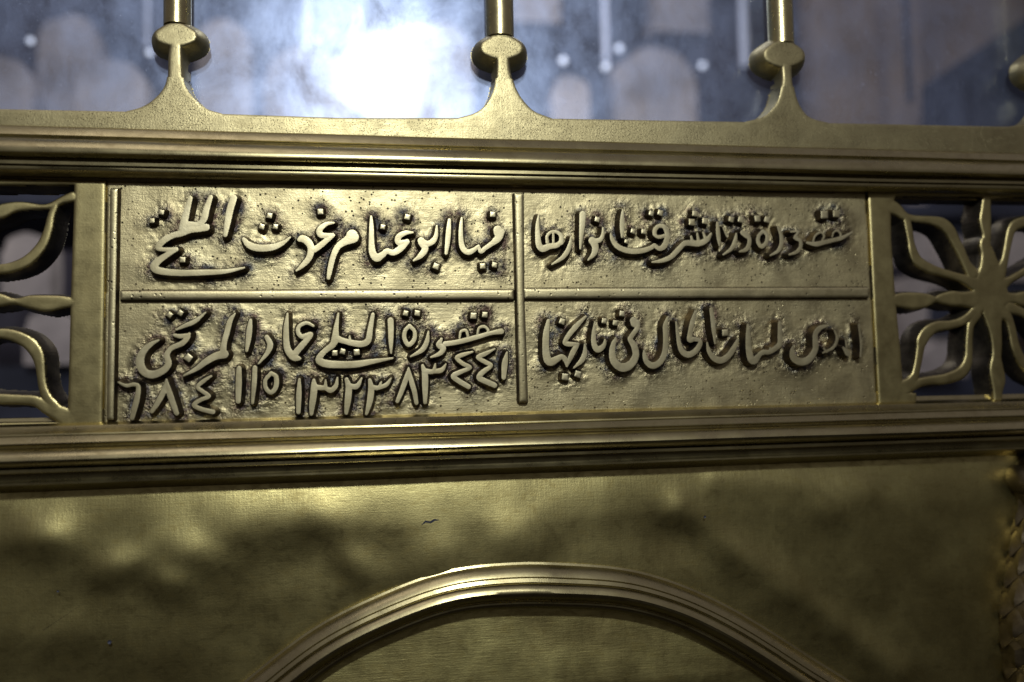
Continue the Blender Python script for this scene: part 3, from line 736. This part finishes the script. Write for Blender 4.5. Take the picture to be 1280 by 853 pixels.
right_strokes = [
 (R1, [(120,100,110),(190,130,80),(262,185,50),(350,205,42),(450,214,52),(540,238,72),(598,290,74),(640,370,64),(682,450,60),(722,540,56),(770,620,80)]),
 (R1, [(268,195,46),(288,290,46),(303,380,42),(322,460,58),(356,525,66),(425,572,64),(505,602,52),(600,630,46),(700,662,54),(790,700,90)]),
 (R2, [(180,95,76),(260,95,100),(330,98,106),(400,95,92),(460,88,52),(492,85,30),(535,82,60),(620,80,94),(700,85,90),(800,90,120)]),
 (R1, [(905,760,250),(908,770,250)]),
 (R1, [(882,40,56),(875,120,64),(870,220,78),(880,335,54),(868,400,72),(890,480,92),(905,600,150),(905,700,220)]),
 (R1, [(1420,330,70),(1340,240,70),(1260,212,56),(1180,222,64),(1100,250,62),(1065,300,52),(1048,370,46),(1032,450,42),(1012,540,50),(965,640,100)]),
 (R1, [(985,710,90),(1050,675,44),(1110,640,40),(1175,605,44),(1260,560,50),(1350,500,60),(1420,330,60)]),
 (R2, [(960,80,150),(1040,75,70),(1100,80,64),(1180,85,96),(1260,88,96),(1340,85,50),(1450,88,100),(1560,90,100)]),
 (R2, [(830,140,80),(765,205,56),(690,255,50),(600,282,52),(505,292,62),(435,332,74),(392,392,74),(376,450,54),(365,520,48),(350,600,46),(332,670,52),(290,740,90),(200,780,110)]),
 (R2, [(800,200,70),(760,280,46),(750,350,42),(745,430,44),(742,520,48),(722,600,64),(665,660,72),(560,695,62),(450,705,50),(370,722,54),(300,750,70)]),
 (R2, [(930,150,170),(935,250,110),(950,350,80),(958,450,66),(955,530,64),(955,620,96),(968,700,98),(965,780,66),(965,880,50)]),
 (R2, [(980,170,100),(1045,230,56),(1078,340,52),(1095,430,56),(1130,520,60),(1185,600,64),(1260,665,66),(1400,700,70),(1420,560,60),(1370,420,60),(1260,260,56),(1160,190,50),(1050,150,70)]),
]
rf = [(1086, 238), (1123, 238), (1114, 262), (1114.5, 300), (1120, 375), (1126, 440), (1129.5, 490), (1146, 492), (1146, 520), (1100, 520), (1092.5, 375)]
lattice(right_strokes, [rf, [(1110, 238), (1400, 241), (1400, 247), (1110, 245)], [(1140, 502), (1400, 496), (1400, 512), (1140, 518)], [(1352, 241), (1400, 241), (1400, 512), (1352, 512)]], 'lattice_panel',
        'openwork brass lattice of looped petals round a hub right of the inscription plate', W(1240, 370, 0), (W(1082, 380).x, W(1395, 380).x))

# ------------------------------------------------------------------ sheet, arch moulding and inner sheet
arch_pts = [(120, 1110), (165, 1010), (225, 925), (306, 852), (395, 783), (490, 737), (565, 712), (641, 704), (700, 704.5), (778, 710.5), (840, 727), (894, 750), (950, 781), (1012, 821), (1059, 850), (1130, 898), (1200, 960), (1250, 1050)]
AP = []
for p in catmull([(x, y, 0) for x, y in arch_pts], 8):
    w = W(p[0], p[1], 0.003); AP.append(np.array((w.x, w.z)))
AP = np.array(AP)
for _ in range(6): AP[1:-1] = 0.25 * AP[:-2] + 0.5 * AP[1:-1] + 0.25 * AP[2:]
T = np.gradient(AP, axis=0); T /= np.linalg.norm(T, axis=1)[:, None]
NRM = np.stack([T[:, 1], -T[:, 0]], 1)         # points inward (below the curve)
WID = 0.0315
aprof = [(0, -1), (-0.015, 3.4), (0.03, 4.0), (0.07, 5.9), (0.12, 7.7), (0.18, 9.2), (0.24, 10.2), (0.255, 9.9), (0.27, 10.7), (0.34, 11.8), (0.355, 11.0), (0.375, 10.8), (0.39, 11.8), (0.42, 13.2), (0.47, 14.3), (0.53, 15.2), (0.58, 15.0), (0.65, 13.2), (0.71, 9.8), (0.75, 7.2), (0.765, 7.2), (0.775, 8.4), (0.81, 8.4), (0.82, 6.8), (0.86, 6.6), (0.91, 5.4), (0.95, 2.4), (0.965, -1), (1.0, -12)]
V, Fc = [], []
n = len(aprof)
for i, (p, nr) in enumerate(zip(AP, NRM)):
    ww = WID * (1 + 0.03 * math.sin(i * 0.13))
    for f, o in aprof:
        q_ = p + nr * f * ww
        V.append((q_[0], -o * MM - 0.0002 * math.sin(i * 0.4 + f * 3), q_[1]))
for i in range(len(AP) - 1):
    for j in range(n - 1):
        a = i * n + j; Fc.append((a, a + n, a + n + 1, a + 1))
archt = thing('arched_panel', W(700, 800, 0), 'plain beaten brass sheet with a raised moulded arch below the lower moulding', 'panel')
build('arch_moulding', V, Fc, M_MOULD, archt, 32)
mid = AP + NRM * WID * 0.5
poly_mid = [tuple(p) for p in mid]
def sheet(name, inside, o0, mat, step):
    z1, z0 = W(0, 585, 0).z, W(700, 1120, 0).z
    z1 = max(z1, W(1280, 560, 0).z)
    gx = np.arange(XL, XR, step); gz = np.arange(z0, z1, step)
    X, Z = np.meshgrid(gx, gz)
    D = sd_poly(X, Z, poly_mid)
    N = np.zeros(X.shape)
    for j in range(X.shape[0]):
        for i in range(X.shape[1]):
            N[j, i] = mn.noise(Vector((X[j, i] * 16, Z[j, i] * 20, 4.4))) + 0.12 * mn.noise(Vector((X[j, i] * 45, Z[j, i] * 45, 8.4)))
    O = o0 + 0.0015 * N * (0.3 + 0.7 * np.clip((W(300, 700).x + 0.28 - X) / 0.25, 0, 1))
    if not inside:
        zt_ = W(640, 592, 0).z
        up_ = np.clip((Z - (zt_ - 0.034)) / 0.034, 0, 1.4)
        O = O - 0.0042 * up_ ** 1.6
        for bx, by, br, bh in ((55, 655, 0.013, 1.5), (148, 694, 0.011, 1.3), (240, 676, 0.011, 1.4), (216, 712, 0.009, 1.4), (448, 690, 0.010, 1.0), (545, 676, 0.012, 1.0), (400, 640, 0.012, 0.9), (640, 655, 0.016, 1.3), (1045, 622, 0.014, 1.0), (95, 780, 0.016, 0.8), (860, 650, 0.02, -1.4), (330, 690, 0.02, -0.8), (130, 650, 0.012, -0.5)):
            c_ = W(bx, by + 16, 0)
            rx_ = br * random.uniform(1.5, 2.1); rz_ = br * random.uniform(1.05, 1.35); sk = random.uniform(-0.5, 0.5)
            ux = X - c_.x + 0.006 * N + sk * (Z - c_.z); uz = Z - c_.z + 0.005 * N
            O = O + 2.1 * bh * MM * np.exp(-((ux / rx_) ** 2 + (uz / rz_) ** 2))
        # a long soft swell and a broad dish left by the beating
        for (xa_, ya_), (xb_, yb_), wd_, hh_ in (((850, 640), (1120, 840), 0.013, 0.0030), ((560, 742), (790, 742), 0.034, 0.0030), ((900, 600), (1080, 612), 0.012, 0.0012)):
            a_, b_ = W(xa_, ya_, 0), W(xb_, yb_, 0)
            dd_ = -sd_chain(X, Z, [(a_.x, a_.z, 0.0), (b_.x, b_.z, 0.0)])
            O = O + hh_ * np.exp(-(dd_ / wd_) ** 2)
    else:
        O = O - 0.13 * np.clip(Z - W(700, 860, 0).z, 0, 1)
    c = D[:-1, :-1]
    q4 = (c > -step) if inside else (c < step)
    V, Fc, _ = grid_mesh(X, Z, O, q4)
    return build(name, V, Fc, mat, archt, 180)
outer_sheet = sheet('outer_sheet', False, 0.0, M_SHEET, 0.003)
sheet('inner_sheet', True, -0.001, M_SHEET2, 0.003)

def scratch(name, pts, w, mat):
    P_ = [W(x, y, 0.0) for x, y in pts]
    V, Fc = [], []
    for i, p in enumerate(P_):
        ww = w * (0.25 if i in (0, len(P_) - 1) else 1.0)
        ok, loc_, nr_, _ = outer_sheet.ray_cast(Vector((p.x, -0.2, p.z)) - worldloc(outer_sheet), Vector((0, 1, 0)))
        y_ = (loc_ + worldloc(outer_sheet)).y - 0.00012 if ok else p.y
        V += [(p.x - ww * 0.3, y_, p.z + ww), (p.x + ww * 0.3, y_ , p.z - ww)]
    for i in range(len(P_) - 1): Fc.append((2 * i, 2 * i + 1, 2 * i + 3, 2 * i + 2))
    return build(name, V, Fc, mat, archt)
bpy.context.view_layer.update()
scratch('nick', [(527, 656), (532, 652), (538, 653), (543, 650), (549, 650)], 0.0007, M_DARK)
scratch('scratch', [(380, 612), (385, 620), (389, 628), (392, 634)], 0.00018, M_SIDE)
scratch('scratch', [(156, 640), (158, 650), (162, 658), (165, 662)], 0.00022, M_BAR)
scratch('scratch', [(470, 640), (478, 652), (484, 664)], 0.00012, M_BAR)
scratch('scratch', [(100, 757), (60, 784), (20, 806)], 0.00014, M_SIDE)
for hx, hy, hr in ((140, 800, 0.0012), (878, 645, 0.0009), (76, 737, 0.0007)):
    c_ = W(hx, hy, 0.0)
    dz_ = 0.0045
    V = [(c_.x + hr * math.cos(a_ * math.pi / 6), -dz_, c_.z + hr * math.sin(a_ * math.pi / 6)) for a_ in range(12)] + [(c_.x, -dz_ + 0.001, c_.z)]
    build('hole', V, [(i, (i + 1) % 12, 12) for i in range(12)], M_DARK, archt)
# ------------------------------------------------------------------ carved column at the right edge
OC = 0.004
axis_px = 1322
def colr(y):
    ys = [572, 585, 600, 615, 632, 645, 665, 700, 740, 770, 800, 853, 920, 1000]
    lx = [1284, 1272, 1267, 1270, 1276, 1274, 1270, 1264, 1257, 1253, 1254, 1261, 1276, 1290]
    return np.interp(y, ys, lx)
ax = W(axis_px, 700, OC).x
colt = thing('carved_column', (ax, -OC, W(axis_px, 853, OC).z), 'dark brass column of pointed overlapping scales under a round collar at the right edge', 'column')
V, Fc = [], []; seg = 40; rows = list(range(566, 1000, 7))
for y in rows:
    z = W(1265, y, OC).z; rr_ = max(0.004, ax - W(colr(y), y, OC).x)
    for k in range(seg):
        an = 2 * math.pi * k / seg
        V.append((ax + rr_ * math.cos(an), -OC + rr_ * 0.75 * math.sin(an), z))
for i in range(len(rows) - 1):
    for k in range(seg):
        Fc.append((i * seg + k, (i + 1) * seg + k, (i + 1) * seg + (k + 1) % seg, i * seg + (k + 1) % seg))
build('shaft', V, Fc, M_SCALE, colt, 60)
# collar ball
V, Fc = [], []
cz = W(1268, 600, OC).z; cr = ax - W(1264, 600, OC).x
for i in range(13):
    a = -math.pi / 2 + math.pi * i / 12
    for k in range(seg):
        an = 2 * math.pi * k / seg; rr_ = cr * (0.8 + 0.23 * math.cos(a))
        V.append((ax + rr_ * math.cos(an), -OC + rr_ * 0.75 * math.sin(an), cz + 0.011 * math.sin(a)))
for i in range(12):
    for k in range(seg):
        Fc.append((i * seg + k, i * seg + (k + 1) % seg, (i + 1) * seg + (k + 1) % seg, (i + 1) * seg + k))
build('collar', V, Fc, M_SCALE, colt, 60)
row = 0
for y in range(640, 990, 19):
    for k in range(12):
        an = math.pi + (k + (0.5 if row % 2 else 0)) * 2 * math.pi / 12
        if math.sin(an) > 0.35: continue
        w = math.pi / 12
        def pt(da, yy, lift):
            z = W(1265, yy, OC).z; rr_ = ax - W(colr(yy), yy, OC).x + lift
            return (ax + rr_ * math.cos(an + da), -OC + rr_ * 0.78 * math.sin(an + da), z)
        # a pointed lozenge with a keel, its lower tip standing proud
        V = [pt(0, y - 20, -0.001), pt(-w * 0.97, y, -0.0006), pt(w * 0.97, y, -0.0006), pt(0, y - 4, 0.0017), pt(0, y + 10, 0.0028), pt(0, y + 19, 0.0016), pt(0, y + 18, -0.002),
             pt(-w * 0.5, y - 10, 0.0004), pt(w * 0.5, y - 10, 0.0004), pt(-w * 0.55, y + 9, 0.0010), pt(w * 0.55, y + 9, 0.0010)]
        Fc = [(0, 7, 3), (0, 3, 8), (7, 1, 3), (8, 3, 2), (1, 9, 4, 3), (3, 4, 10, 2), (9, 5, 4), (4, 5, 10), (9, 6, 5), (5, 6, 10), (1, 6, 9), (2, 10, 6)]
        build('scale', V, Fc, M_SCALE, colt, 25)
    row += 1
